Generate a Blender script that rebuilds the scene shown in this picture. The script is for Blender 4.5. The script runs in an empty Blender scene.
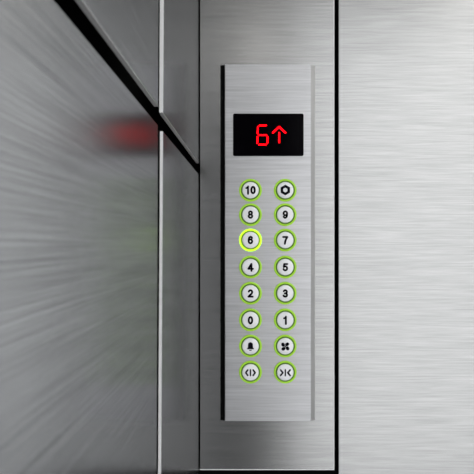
import bpy, bmesh, math
from mathutils import Vector, Matrix

S = bpy.context.scene
COL = S.collection
U = 0.0014                      # metres per photo pixel on the front wall
CX, CZ, CD = 0.0784, 1.25, 0.80  # camera x, height, distance to the front wall
def wx(px): return CX + (px - 255) * U
def wz(py): return CZ - (py - 242) * U

# ------------------------------------------------------------------ materials
def srgb(r, g, b):
    f = lambda c: (c/255)/12.92 if c/255 <= .04045 else ((c/255+.055)/1.055)**2.4
    return (f(r), f(g), f(b), 1)

def simple(name, col, rough=.5, metal=0., emit=None, strength=0., spec=.5, coat=0.):
    m = bpy.data.materials.new(name); m.use_nodes = True
    b = m.node_tree.nodes['Principled BSDF']
    b.inputs['Base Color'].default_value = col
    b.inputs['Roughness'].default_value = rough
    b.inputs['Metallic'].default_value = metal
    b.inputs['Specular IOR Level'].default_value = spec
    b.inputs['Coat Weight'].default_value = coat
    if emit:
        b.inputs['Emission Color'].default_value = emit
        b.inputs['Emission Strength'].default_value = strength
    return m

def noisy(name, col, var=.15, scale=40, rough=.5):
    m = simple(name, col, rough); nt = m.node_tree; N = nt.nodes
    b = N['Principled BSDF']
    tc = N.new('ShaderNodeTexCoord'); no = N.new('ShaderNodeTexNoise')
    no.inputs['Scale'].default_value = scale; no.inputs['Detail'].default_value = 5
    mr = N.new('ShaderNodeMapRange'); mr.inputs['To Min'].default_value = 1-var; mr.inputs['To Max'].default_value = 1+var
    mx = N.new('ShaderNodeVectorMath'); mx.operation = 'SCALE'
    mx.inputs[0].default_value = col[:3]
    nt.links.new(tc.outputs['Object'], no.inputs['Vector'])
    nt.links.new(no.outputs['Fac'], mr.inputs['Value'])
    nt.links.new(mr.outputs['Result'], mx.inputs['Scale'])
    nt.links.new(mx.outputs['Vector'], b.inputs['Base Color'])
    return m

def steel(name, col, grain, rough=.3, aniso=.4, streak=.12, bump=.2, rvar=.06, fine=420, length=9, tint=1.):
    """brushed stainless: grain is 'x' or 'y', the direction the brush ran"""
    m = bpy.data.materials.new(name); m.use_nodes = True
    nt = m.node_tree; N = nt.nodes; L = nt.links
    b = N['Principled BSDF']; b.inputs['Metallic'].default_value = 1
    b.inputs['Specular Tint'].default_value = (tint, tint, tint, 1)
    tc = N.new('ShaderNodeTexCoord')
    def noise(along, across, detail=3):
        mp = N.new('ShaderNodeMapping')
        mp.inputs['Scale'].default_value = (along, across, across) if grain == 'x' else (across, along, across)
        no = N.new('ShaderNodeTexNoise'); no.inputs['Scale'].default_value = 1
        no.inputs['Detail'].default_value = detail; no.inputs['Roughness'].default_value = .6
        L.new(tc.outputs['Object'], mp.inputs['Vector']); L.new(mp.outputs['Vector'], no.inputs['Vector'])
        return no.outputs['Fac']
    a = noise(length, fine); c = noise(length*.45, fine*.22, 2)
    add = N.new('ShaderNodeMath'); add.operation = 'MULTIPLY_ADD'
    L.new(c, add.inputs[0]); add.inputs[1].default_value = .25
    h = N.new('ShaderNodeMath'); h.operation = 'MULTIPLY'; L.new(a, h.inputs[0]); h.inputs[1].default_value = .75
    L.new(h.outputs[0], add.inputs[2])
    f = add.outputs[0]
    mr = N.new('ShaderNodeMapRange'); mr.inputs['From Min'].default_value = .32; mr.inputs['From Max'].default_value = .68
    mr.inputs['To Min'].default_value = 1-streak; mr.inputs['To Max'].default_value = 1+streak
    L.new(f, mr.inputs['Value'])
    sc = N.new('ShaderNodeVectorMath'); sc.operation = 'SCALE'; sc.inputs[0].default_value = col[:3]
    L.new(mr.outputs['Result'], sc.inputs['Scale']); L.new(sc.outputs['Vector'], b.inputs['Base Color'])
    b.inputs['Roughness'].default_value = rough
    rr = N.new('ShaderNodeMapRange'); rr.inputs['From Min'].default_value = .32; rr.inputs['From Max'].default_value = .68
    rr.inputs['To Min'].default_value = rough-rvar; rr.inputs['To Max'].default_value = rough+rvar
    L.new(f, rr.inputs['Value']); 
    if rvar > 0: L.new(rr.outputs['Result'], b.inputs['Roughness'])
    if bump > 0:
      bp = N.new('ShaderNodeBump'); bp.inputs['Strength'].default_value = bump; bp.inputs['Distance'].default_value = .0002
      L.new(f, bp.inputs['Height']); L.new(bp.outputs['Normal'], b.inputs['Normal'])
    b.inputs['Anisotropic'].default_value = aniso
    tg = N.new('ShaderNodeTangent'); tg.direction_type = 'UV_MAP'; tg.uv_map = 'UVMap'
    L.new(tg.outputs['Tangent'], b.inputs['Tangent'])
    return m

M = {}
M['steel_front'] = steel('brushed steel front', (.335,.335,.333,1), 'x', rough=.26, aniso=.4, streak=.14, bump=.0, rvar=.0, fine=480, length=14)
M['steel_side']  = steel('brushed steel side', (.61,.617,.632,1), 'y', rough=.21, aniso=.2, streak=.20, bump=.0, rvar=.0, fine=700, length=8, tint=.35)
M['steel_cop']   = steel('brushed steel control plate', (.51,.51,.52,1), 'x', rough=.42, aniso=.3, streak=.14, bump=.0, rvar=.0, fine=420, length=12)
M['edge'] = simple('cut edge and painted glint', (.93,.93,.93,1), .5, 0)  # near-white; on the front plate it paints the edge highlight
M['lip'] = simple('folded lip', (.55,.55,.55,1), .5, 0)
M['flange'] = simple('flange steel', (.5,.5,.5,1), .45, 1)
M['fill_glow'] = simple('fill panel glow', (.8,.8,.8,1), .5, emit=(.97,.985,1,1), strength=1.75)  # glow of the added fill panel
M['black'] = simple('matt black', (.002,.002,.002,1), .8, spec=.05)
M['glass'] = simple('display glass', (.0015,.0012,.002,1), .12, spec=.02)
M['led'] = simple('red led', (.01,0,0,1), .6, spec=0, emit=(1,.0012,.004,1), strength=5.5)
M['cap'] = simple('white button cap', (.92,.92,.94,1), .25, coat=.2)
M['ring'] = simple('green ring', (.27,.56,.03,1), .35, emit=(.6,1,.03,1), strength=.2)
M['collar'] = simple('green collar with painted shade', (.10,.24,.02,1), .4, emit=(.2,.5,.02,1), strength=.03)  # collars: shade of the recess around the cap put into the colour
M['ring_lit'] = simple('lit ring', (.25,.45,.02,1), .35, emit=(.5,1,.015,1), strength=1.35)
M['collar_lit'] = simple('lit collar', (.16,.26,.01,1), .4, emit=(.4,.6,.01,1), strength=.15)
M['ink'] = simple('black ink', (.004,.004,.008,1), .6, spec=.03)
M['dark_laminate'] = noisy('dark laminate', (.06,.06,.06,1), .04, 30, .5)
M['laminate'] = noisy('pale laminate', (.72,.72,.71,1), .04, 30, .5)
M['floor'] = noisy('speckled floor', (.45,.45,.46,1), .5, 300, .35)
M['ceiling'] = noisy('white ceiling', (.75,.75,.74,1), .03, 30, .6)
M['diffuser'] = simple('lamp diffuser', (.9,.9,.9,1), .5, emit=(1,.98,.94,1), strength=4)
M['globe'] = simple('lamp globe', (.9,.9,.9,1), .5, emit=(1,.98,.95,1), strength=7)
M['frame'] = simple('lamp frame', (.7,.7,.7,1), .35, 1)

# ------------------------------------------------------------------ helpers
def link(name, bm, mat, parent=None, smooth=False, uv=True, **props):
    if uv:
        l = bm.loops.layers.uv.new('UVMap')
        for f in bm.faces:
            for lp in f.loops:
                c = lp.vert.co
                lp[l].uv = (c.y + c.x*.01, c.x) if abs(f.normal.z) > .7 else (c.z, c.x + c.y)
    me = bpy.data.meshes.new(name); bm.to_mesh(me); bm.free()
    if smooth:
        for p in me.polygons: p.use_smooth = True
    me.materials.append(mat)
    o = bpy.data.objects.new(name, me); COL.objects.link(o)
    if parent: o.parent = parent
    for k, v in props.items(): o[k] = v
    return o

def box_bm(x0, x1, y0, y1, z0, z1, bev=0, seg=1, bm=None):
    b = bmesh.new()
    bmesh.ops.create_cube(b, size=1)
    for v in b.verts:
        v.co = Vector((x0 + (v.co.x+.5)*(x1-x0), y0 + (v.co.y+.5)*(y1-y0), z0 + (v.co.z+.5)*(z1-z0)))
    if bev: bmesh.ops.bevel(b, geom=b.edges[:], offset=bev, segments=seg, profile=.5, affect='EDGES')
    b.normal_update()
    if bm is None: return b
    me = bpy.data.meshes.new('t'); b.to_mesh(me); b.free(); bm.from_mesh(me); bpy.data.meshes.remove(me)
    return bm

def box(name, x0, x1, y0, y1, z0, z1, mat, parent=None, bev=0, seg=1, **p):
    return link(name, box_bm(x0, x1, y0, y1, z0, z1, bev, seg), mat, parent, **p)

def lathe(profile, n=48):
    """profile: (radius, height towards the viewer) pairs; axis along -y"""
    bm = bmesh.new(); rings = []
    for r, h in profile:
        if r < 1e-9: rings.append([bm.verts.new((0, -h, 0))])
        else: rings.append([bm.verts.new((r*math.cos(2*math.pi*i/n), -h, r*math.sin(2*math.pi*i/n))) for i in range(n)])
    for a, b in zip(rings, rings[1:]):
        for i in range(n):
            j = (i+1) % n
            if len(a) == 1 and len(b) == 1: continue
            if len(a) == 1: bm.faces.new((a[0], b[j], b[i]))
            elif len(b) == 1: bm.faces.new((a[i], a[j], b[0]))
            else: bm.faces.new((a[i], a[j], b[j], b[i]))
    bmesh.ops.recalc_face_normals(bm, faces=bm.faces[:])
    return bm

def prism(bm, pts, y0, y1):
    """extrude the (x, z) outline from y0 (back) to y1 (front)"""
    a = [bm.verts.new((x, y0, z)) for x, z in pts]; b = [bm.verts.new((x, y1, z)) for x, z in pts]
    bm.faces.new(a); bm.faces.new(b[::-1])
    for i in range(len(pts)):
        j = (i+1) % len(pts); bm.faces.new((a[i], b[i], b[j], a[j]))

def stroke(bm, p, q, w, y0, y1, rnd=True):
    d = Vector((q[0]-p[0], q[1]-p[1])); d.normalize(); ang = math.atan2(d.y, d.x)
    pts = []
    n = 4 if rnd else 1
    for c, a0 in ((q, ang-math.pi/2), (p, ang+math.pi/2)):
        for i in range(n+1):
            a = a0 + math.pi*i/n
            pts.append((c[0]+w/2*math.cos(a), c[1]+w/2*math.sin(a)))
    prism(bm, pts, y0, y1)

def ellipse(bm, cx, cz, a, b, rot, y0, y1, n=20):
    pts = []
    for i in range(n):
        t = 2*math.pi*i/n; x = a*math.cos(t); z = b*math.sin(t)
        pts.append((cx + x*math.cos(rot)-z*math.sin(rot), cz + x*math.sin(rot)+z*math.cos(rot)))
    prism(bm, pts, y0, y1)

def arc(cx, cz, rx, rz, a0, a1, n=12):
    return [(cx + rx*math.cos(math.radians(a0+(a1-a0)*i/n)), cz + rz*math.sin(math.radians(a0+(a1-a0)*i/n))) for i in range(n+1)]
# grotesque numerals drawn as heavy strokes: lists of centre lines in a box 4 wide and 6 high around the origin
GLYPH = {
 '0': [arc(0, 0, 1.75, 3.05, 0, 360, 28)],
 '1': [[(.55, -3.6), (.55, 3.45)], [(.55, 2.95), (-.2, 2.15), (-1.25, 1.9)]],
 '2': [arc(0, 1.35, 1.75, 1.75, 165, -25, 14) + [(.9, -.55), (-.9, -1.75), (-1.7, -3.05)], [(-2.1, -3.05), (2.25, -3.05)]],
 '3': [arc(-.05, 1.55, 1.6, 1.5, 160, -90, 14) + [(-.55, .05)], [(-.55, .05)] + arc(-.05, -1.5, 1.85, 1.58, 90, -165, 16)],
 '4': [[(1.0, -3.6), (1.0, 3.2), (-2.0, -1.45)], [(-2.1, -1.55), (2.5, -1.55)]],
 '5': [[(2.0, 3.0), (-1.15, 3.0), (-1.6, .1)], [(-1.6, .1)] + arc(-.05, -1.15, 1.85, 1.9, 130, -160, 18)],
 '6': [arc(0, -1.2, 1.75, 1.85, 0, 360, 24), [(-1.75, -1.0), (-1.72, .6), (-1.35, 2.1), (-.6, 2.9), (.3, 3.1), (1.1, 2.8), (1.65, 1.95)]],
 '7': [[(-2.2, 3.0), (2.1, 3.0), (.6, .7), (-.2, -1.6), (-.5, -3.6)]],
 '8': [arc(0, 1.6, 1.5, 1.45, 0, 360, 22), arc(0, -1.45, 1.8, 1.6, 0, 360, 22)],
 '9': [arc(0, 1.2, 1.75, 1.85, 0, 360, 24), [(1.75, 1.0), (1.72, -.6), (1.35, -2.1), (.6, -2.9), (-.3, -3.1), (-1.1, -2.8), (-1.65, -1.95)]],
}
def text_bm(s_, px_high=7.5, w=1.8):
    k = px_high/7.3*U; b = bmesh.new()
    for n, ch in enumerate(s_):
        ox = (n - (len(s_)-1)/2)*5.0*k - (.35*k if len(s_) == 2 and n == 0 else 0)
        for line in GLYPH[ch]:
            for p, q in zip(line, line[1:]):
                if (Vector(p)-Vector(q)).length > 1e-6:
                    stroke(b, (p[0]*k*.95+ox, p[1]*k), (q[0]*k*.95+ox, q[1]*k), w*k, .0008, -.0003, rnd=True)
    bmesh.ops.recalc_face_normals(b, faces=b.faces[:])
    return b

# ------------------------------------------------------------------ the car: shell
W, D, H = 1.45, 1.60, 2.30
box('floor', -.04, W, -D, .03, -.05, 0, M['floor'], kind='structure')
box('ceiling', -.04, W, -D, .03, H, H+.05, M['ceiling'], kind='structure')
box('wall_rear', -.04, W, -D-.04, -D, -.05, H+.05, M['dark_laminate'], kind='structure')
box('wall_right', W, W+.04, -D-.04, .07, -.05, H+.05, M['laminate'], kind='structure')

# left wall: black carrier with four steel panels, their folded edges showing in the joints
wl = box('wall_left', -.06, -.022, -D, .07, -.0, H, M['black'], kind='structure',
         label='left wall of brushed steel panels with black joints')
ZL, ZU = CZ+.0945, CZ+.1105
YN, YF = -.3353, -.3083
def lean(o, y_edge, k):
    # the joint leans a little: slide the edge beside it along the wall with height
    for v in o.data.vertices:
        if abs(v.co.y - y_edge) < .003: v.co.y += k*(v.co.z - 1.4577)
def side_panel(y0, y1, z0, z1, label):
    p = box('wall_panel', -.0036, 0, y0, y1, z0, z1, M['steel_side'], wl, bev=.0004, label=label)
    lean(p, YN if y1 == YN else YF, .024 if y1 == YN else .034)
    return p
side_panel(-D, YN, .12, ZL, 'large lower near panel with blurred red and green reflections')
side_panel(-D, YN, ZU, H-.01, 'upper near panel above the slanting black joint')
side_panel(YF, -.0012, .12, ZL, 'narrow lower panel in the corner with a bright cut edge')
side_panel(YF, -.0012, ZU, H-.01, 'narrow upper panel in the corner with a bright cut edge')
def cut_edge(z0, z1):
    o = box('edge_strip', -.0026 if z0 < 1 else -.0034, -.0002, YF-.0005, YF-.00005, z0, z1, M['edge'], wl, label='bright cut edge of the narrow panel')
    lean(o, YF, .034)
cut_edge(.12, ZL); cut_edge(ZU, H-.01)
for ya, yb in ((-D, YN), (YF, -.0012)):
    box('edge_strip', -.0036, -.0006, ya, yb, ZU-.0005, ZU-.00005, M['lip'], wl, label='grey folded lip under the upper panel')

# front wall: black carrier, the plate that carries the controls and the wide plate to its right
wf = box('wall_front', -.022, W, .014, .03, 0, H, M['black'], kind='structure',
         label='front wall of brushed steel plates with black gaps')
XR = wx(334.3)
box('wall_panel', .0010, XR, 0, .014, wz(470), H-.01, M['steel_front'], wf, bev=.0009, seg=2, label='steel plate behind the control panel')
box('wall_panel', .0010, XR, 0, .014, .02, wz(470)-.035, M['steel_front'], wf, bev=.0009, seg=2, label='lower steel plate below the black gap')
box('wall_panel', wx(338.5), W-.005, 0, .014, .02, H-.01, M['steel_front'], wf, bev=.0009, seg=2, label='wide plain steel plate to the right of the black gap')

box('edge_strip', .0010, XR, -.0003, .0005, wz(470), wz(469.2), M['edge'], wf, label='painted highlight along the bottom edge of the steel plate')  # white strip painted in for the glint of the bevel
box('edge_strip', XR-.0009, XR, -.0003, .0005, wz(469.2), H-.01, M['edge'], wf, label='painted highlight along the right edge of the steel plate')  # the same painted glint down the right bevel

# ------------------------------------------------------------------ control panel
cp = bpy.data.objects.new('control_panel', None); COL.objects.link(cp)
PXC, PZC = wx(267), wz(420)
cp.location = (PXC, 0, PZC)
cp['label'] = 'elevator control panel of brushed steel with red display and green ringed buttons'
cp['category'] = 'control panel'
def L(px, py=None):
    return wx(px)-PXC if py is None else (wx(px)-PXC, wz(py)-PZC)
FY = -.0045                                # front of the raised plate
zt, zb = wz(65.5)-PZC, wz(420)-PZC
# face plate; its right side is folded back to the wall as a slanting flange
bm = bmesh.new()
def plate_section(bm, outline):
    a = [bm.verts.new((x, y, zb)) for x, y in outline]; b = [bm.verts.new((x, y, zt)) for x, y in outline]
    bm.faces.new(a); bm.faces.new(b[::-1])
    for i in range(len(outline)):
        j = (i+1) % len(outline); bm.faces.new((a[i], b[i], b[j], a[j]))
    bmesh.ops.recalc_face_normals(bm, faces=bm.faces[:])
plate_section(bm, [(L(225.1), 0), (L(225.1), FY+.0005), (L(225.7), FY), (L(310.4), FY), (L(311.0), FY+.0004), (L(311.0), 0)])
link('face_plate', bm, M['steel_cop'], cp)
bm = bmesh.new()
plate_section(bm, [(L(311.0), 0), (L(311.0), FY+.0010), (L(314.8), -.0006), (L(314.8), 0)])
link('side_flange', bm, M['flange'], cp, label='slanting grey flange on the right side')
box('side_gap', L(220.5), L(225.1), -.0012, 0, zb, zt, M['black'], cp, label='black strip along the left side')

box('back_box', L(240), L(297), -.0002, .0142, zb+.03, zt-.02, M['black'], cp)

# display
d = bmesh.new()
x0, x1, z1_, z0_ = L(233.2), L(303.3), wz(114.4)-PZC, wz(156.6)-PZC
r = 1.6*U; pts = []
for cx_, cz_, a0 in ((x1-r, z1_-r, 0), (x0+r, z1_-r, 90), (x0+r, z0_+r, 180), (x1-r, z0_+r, 270)):
    for i in range(6):
        a = math.radians(a0+18*i); pts.append((cx_+r*math.cos(a), cz_+r*math.sin(a)))
prism(d, pts, FY+.0002, FY-.0008)
bmesh.ops.recalc_face_normals(d, faces=d.faces[:])
disp = link('display', d, M['glass'], cp, label='black rectangular display showing a red 6 and an up arrow')
def led(name, segs, w, label):
    b = bmesh.new()
    for (p, q) in segs: stroke(b, L(*p), L(*q), w*U, FY-.0007, FY-.0010)
    bmesh.ops.recalc_face_normals(b, faces=b.faces[:])
    link(name, b, M['led'], disp, label=label)
a, b_, c = 257.7, 267.9, 262.8
led('digit', [((259.5,126.2),(266.2,126.2)), ((257.9,127.6),(257.6,134.2)), ((259.2,135.8),(266.4,135.8)),
              ((257.5,137.4),(257.3,143.8)), ((267.5,137.4),(267.3,143.8)), ((258.9,145.3),(265.8,145.3))], 1.35, 'red numeral 6')
led('arrow', [((279.0,127.6),(272.8,133.4)), ((279.0,127.6),(285.2,133.4)), ((279.0,133.6),(279.0,143.0))], 1.45, 'red arrow pointing up')

# ---- buttons
ring_prof = [(9.3,0), (11.25,0), (11.35,.5), (11.0,1.0), (10.3,1.25), (9.7,1.1), (9.45,.7), (9.4,0)]
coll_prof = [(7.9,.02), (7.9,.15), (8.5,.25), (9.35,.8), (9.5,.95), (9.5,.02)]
cap_prof = [(8.15,.1), (8.2,1.6), (7.95,2.15), (7.3,2.5), (6.0,2.72), (4.0,2.88), (2.0,2.96), (0,3.0)]
def lath(prof): return lathe([(r_*U, h_*U) for r_, h_ in prof])
def icon_bm(kind):
    y0, y1 = .0012, -.0002                 # dug into the dome a little, standing proud of it by a hair
    b = bmesh.new(); u = U
    if kind == 'nut':
        R, r_ = 5.3*u, 2.4*u
        out = [(R*math.cos(math.radians(90+60*i)), R*math.sin(math.radians(90+60*i))) for i in range(6)]
        inn = [(r_*math.cos(math.radians(90+60*i)), r_*math.sin(math.radians(90+60*i))) for i in range(6)]
        for i in range(6):
            j = (i+1) % 6; prism(b, [out[i], out[j], inn[j], inn[i]], y0, y1)
    elif kind == 'bell':
        pts = [(-3.5,-2.6), (3.5,-2.6), (3.5,-2.0), (2.5,-1.2), (2.4,1.8)]
        for i in range(9):
            a_ = math.radians(15+150*i/8); pts.append((2.4*math.cos(a_), 1.9+2.3*math.sin(a_)))
        pts += [(-2.4,1.8), (-2.5,-1.2), (-3.5,-2.0)]
        prism(b, [(x*u, z*u) for x, z in pts], y0, y1)
        prism(b, [(x*u, z*u) for x, z in [(-1.7,-3.2), (-.8,-4.1), (.8,-4.1), (1.7,-3.2)]], y0, y1)
    elif kind == 'fan':
        for k in range(4):
            t = math.radians(45+90*k)
            ellipse(b, 2.85*u*math.cos(t+.1), 2.85*u*math.sin(t+.1), 2.1*u, 1.7*u, t-.3, y0, y1)
            stroke(b, (0, 0), (2.4*u*math.cos(t), 2.4*u*math.sin(t)), .7*u, y0, y1)
    elif kind == 'open':
        w = 1.6*u
        for s in (-1, 1):
            stroke(b, (s*4.6*u, 0), (s*2.7*u, 2.7*u), w, y0, y1); stroke(b, (s*4.6*u, 0), (s*2.7*u, -2.7*u), w, y0, y1)
        stroke(b, (0, 2.9*u), (0, -2.9*u), 1.4*u, y0, y1)
    elif kind == 'close':
        w = 1.6*u
        for s in (-1, 1):
            stroke(b, (s*2.4*u, 0), (s*4.7*u, 2.7*u), w, y0, y1); stroke(b, (s*2.4*u, 0), (s*4.7*u, -2.7*u), w, y0, y1)
        stroke(b, (0, 2.9*u), (0, -2.9*u), 1.4*u, y0, y1)
    bmesh.ops.recalc_face_normals(b, faces=b.faces[:])
    return b

rows = [190.6, 214.9, 240.1, 266.9, 292.9, 319.4, 345.4, 371.3]
marks = [('10','nut'), ('8','9'), ('6','7'), ('4','5'), ('2','3'), ('0','1'), ('bell','fan'), ('open','close')]
words = {'nut': 'a black hexagon nut symbol', 'bell': 'a black alarm bell symbol', 'fan': 'a black four-bladed fan symbol',
         'open': 'black door-open arrows', 'close': 'black door-close arrows'}
TOP = 2.95*U
for py, pair in zip(rows, marks):
    for px, mk in zip((250.5, 285.0), pair):
        lit = mk == '6'
        b = link('button', lath(ring_prof), M['ring_lit' if lit else 'ring'], cp, smooth=True)
        x, z = L(px, py); b.location = (x, FY, z)
        b['label'] = 'round white push button with ' + words.get(mk, 'black numeral ' + mk) + (' and brightly lit yellow-green ring' if lit else ' and green ring')
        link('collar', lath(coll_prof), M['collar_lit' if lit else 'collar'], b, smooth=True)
        link('button_cap', lath(cap_prof), M['cap'], b, smooth=True)
        if mk in words:
            s = link('symbol', icon_bm(mk), M['ink'], b, uv=False); s.location = (0, -TOP, 0)
        else:
            s = link('numeral', text_bm(mk), M['ink'], b, uv=False); s.location = (0, -TOP-.0001, 0)

# ------------------------------------------------------------------ ceiling lamps (out of the frame; they light the car)
def lamp(cx_, cy_, label):
    e = bpy.data.objects.new('ceiling_light', None); COL.objects.link(e); e.location = (cx_, cy_, H)
    e['label'] = label; e['category'] = 'ceiling light'; e['group'] = 'ceiling lights of the elevator'
    a_, b2 = .24, .24
    fb = bmesh.new()
    for q in ((-a_,a_,-b2,-b2+.02), (-a_,a_,b2-.02,b2), (-a_,-a_+.02,-b2+.02,b2-.02), (a_-.02,a_,-b2+.02,b2-.02)):
        box_bm(q[0], q[1], q[2], q[3], -.02, 0, 0, 1, fb)
    link('frame', fb, M['frame'], e)
    box('diffuser', -a_+.02, a_-.02, -b2+.02, b2-.02, -.014, -.001, M['diffuser'], e)
lamp(1.0, -.45, 'square ceiling light nearer the front wall')
lamp(1.0, -1.15, 'square ceiling light nearer the rear wall')

# glowing panel added behind the camera to light the front wall and buttons
bl = bpy.data.objects.new('fill_panel', None); COL.objects.link(bl); bl.location = (.81, -D, .06)
bl['label'] = 'tall glowing white panel added on the rear wall as fill light'; bl['category'] = 'added fill light'
for q in ((-.60,.60,0,.02), (-.60,.60,2.18,2.2), (-.60,-.58,.02,2.18), (.58,.60,.02,2.18)):
    box('frame', q[0], q[1], 0, .02, q[2], q[3], M['frame'], bl)
box('diffuser', -.58, .58, 0, .014, .02, 2.18, M['fill_glow'], bl)

# small round lamp high on the rear wall; it gives the soft highlight above the control panel
rl = bpy.data.objects.new('wall_light', None); COL.objects.link(rl); rl.location = (.085, -D, 2.02)
rl['label'] = 'small round white lamp high on the rear wall'; rl['category'] = 'wall light'
b1 = lathe([(.072,0), (.072,.03), (.066,.034), (.062,.03)]); bmesh.ops.rotate(b1, verts=b1.verts, matrix=Matrix.Rotation(math.pi, 3, 'Z'))
link('rim', b1, M['frame'], rl)
b2 = lathe([(.062,.028), (.05,.036), (.03,.041), (0,.043)]); bmesh.ops.rotate(b2, verts=b2.verts, matrix=Matrix.Rotation(math.pi, 3, 'Z'))
link('lamp_globe', b2, M['globe'], rl)

# ------------------------------------------------------------------ world, camera
w = bpy.data.worlds.new('World'); S.world = w; w.use_nodes = True
w.node_tree.nodes['Background'].inputs['Color'].default_value = (.05,.05,.05,1)
w.node_tree.nodes['Background'].inputs['Strength'].default_value = 1

cam = bpy.data.cameras.new('camera'); co = bpy.data.objects.new('camera', cam); COL.objects.link(co)
co.location = (CX, -CD, CZ); co.rotation_euler = (math.pi/2, 0, 0)
cam.sensor_width = 36; cam.lens = (CD/U)/474*36
cam.shift_x = -(255-237)/474; cam.shift_y = (242-237)/474
cam.clip_start = .01
cam.dof.use_dof = True; cam.dof.focus_distance = .8; cam.dof.aperture_fstop = 24
S.camera = co
S.view_settings.view_transform = 'Standard'; S.view_settings.look = 'None'
S.view_settings.gamma = 1; S.view_settings.use_curve_mapping = False
S.view_settings.exposure = 0
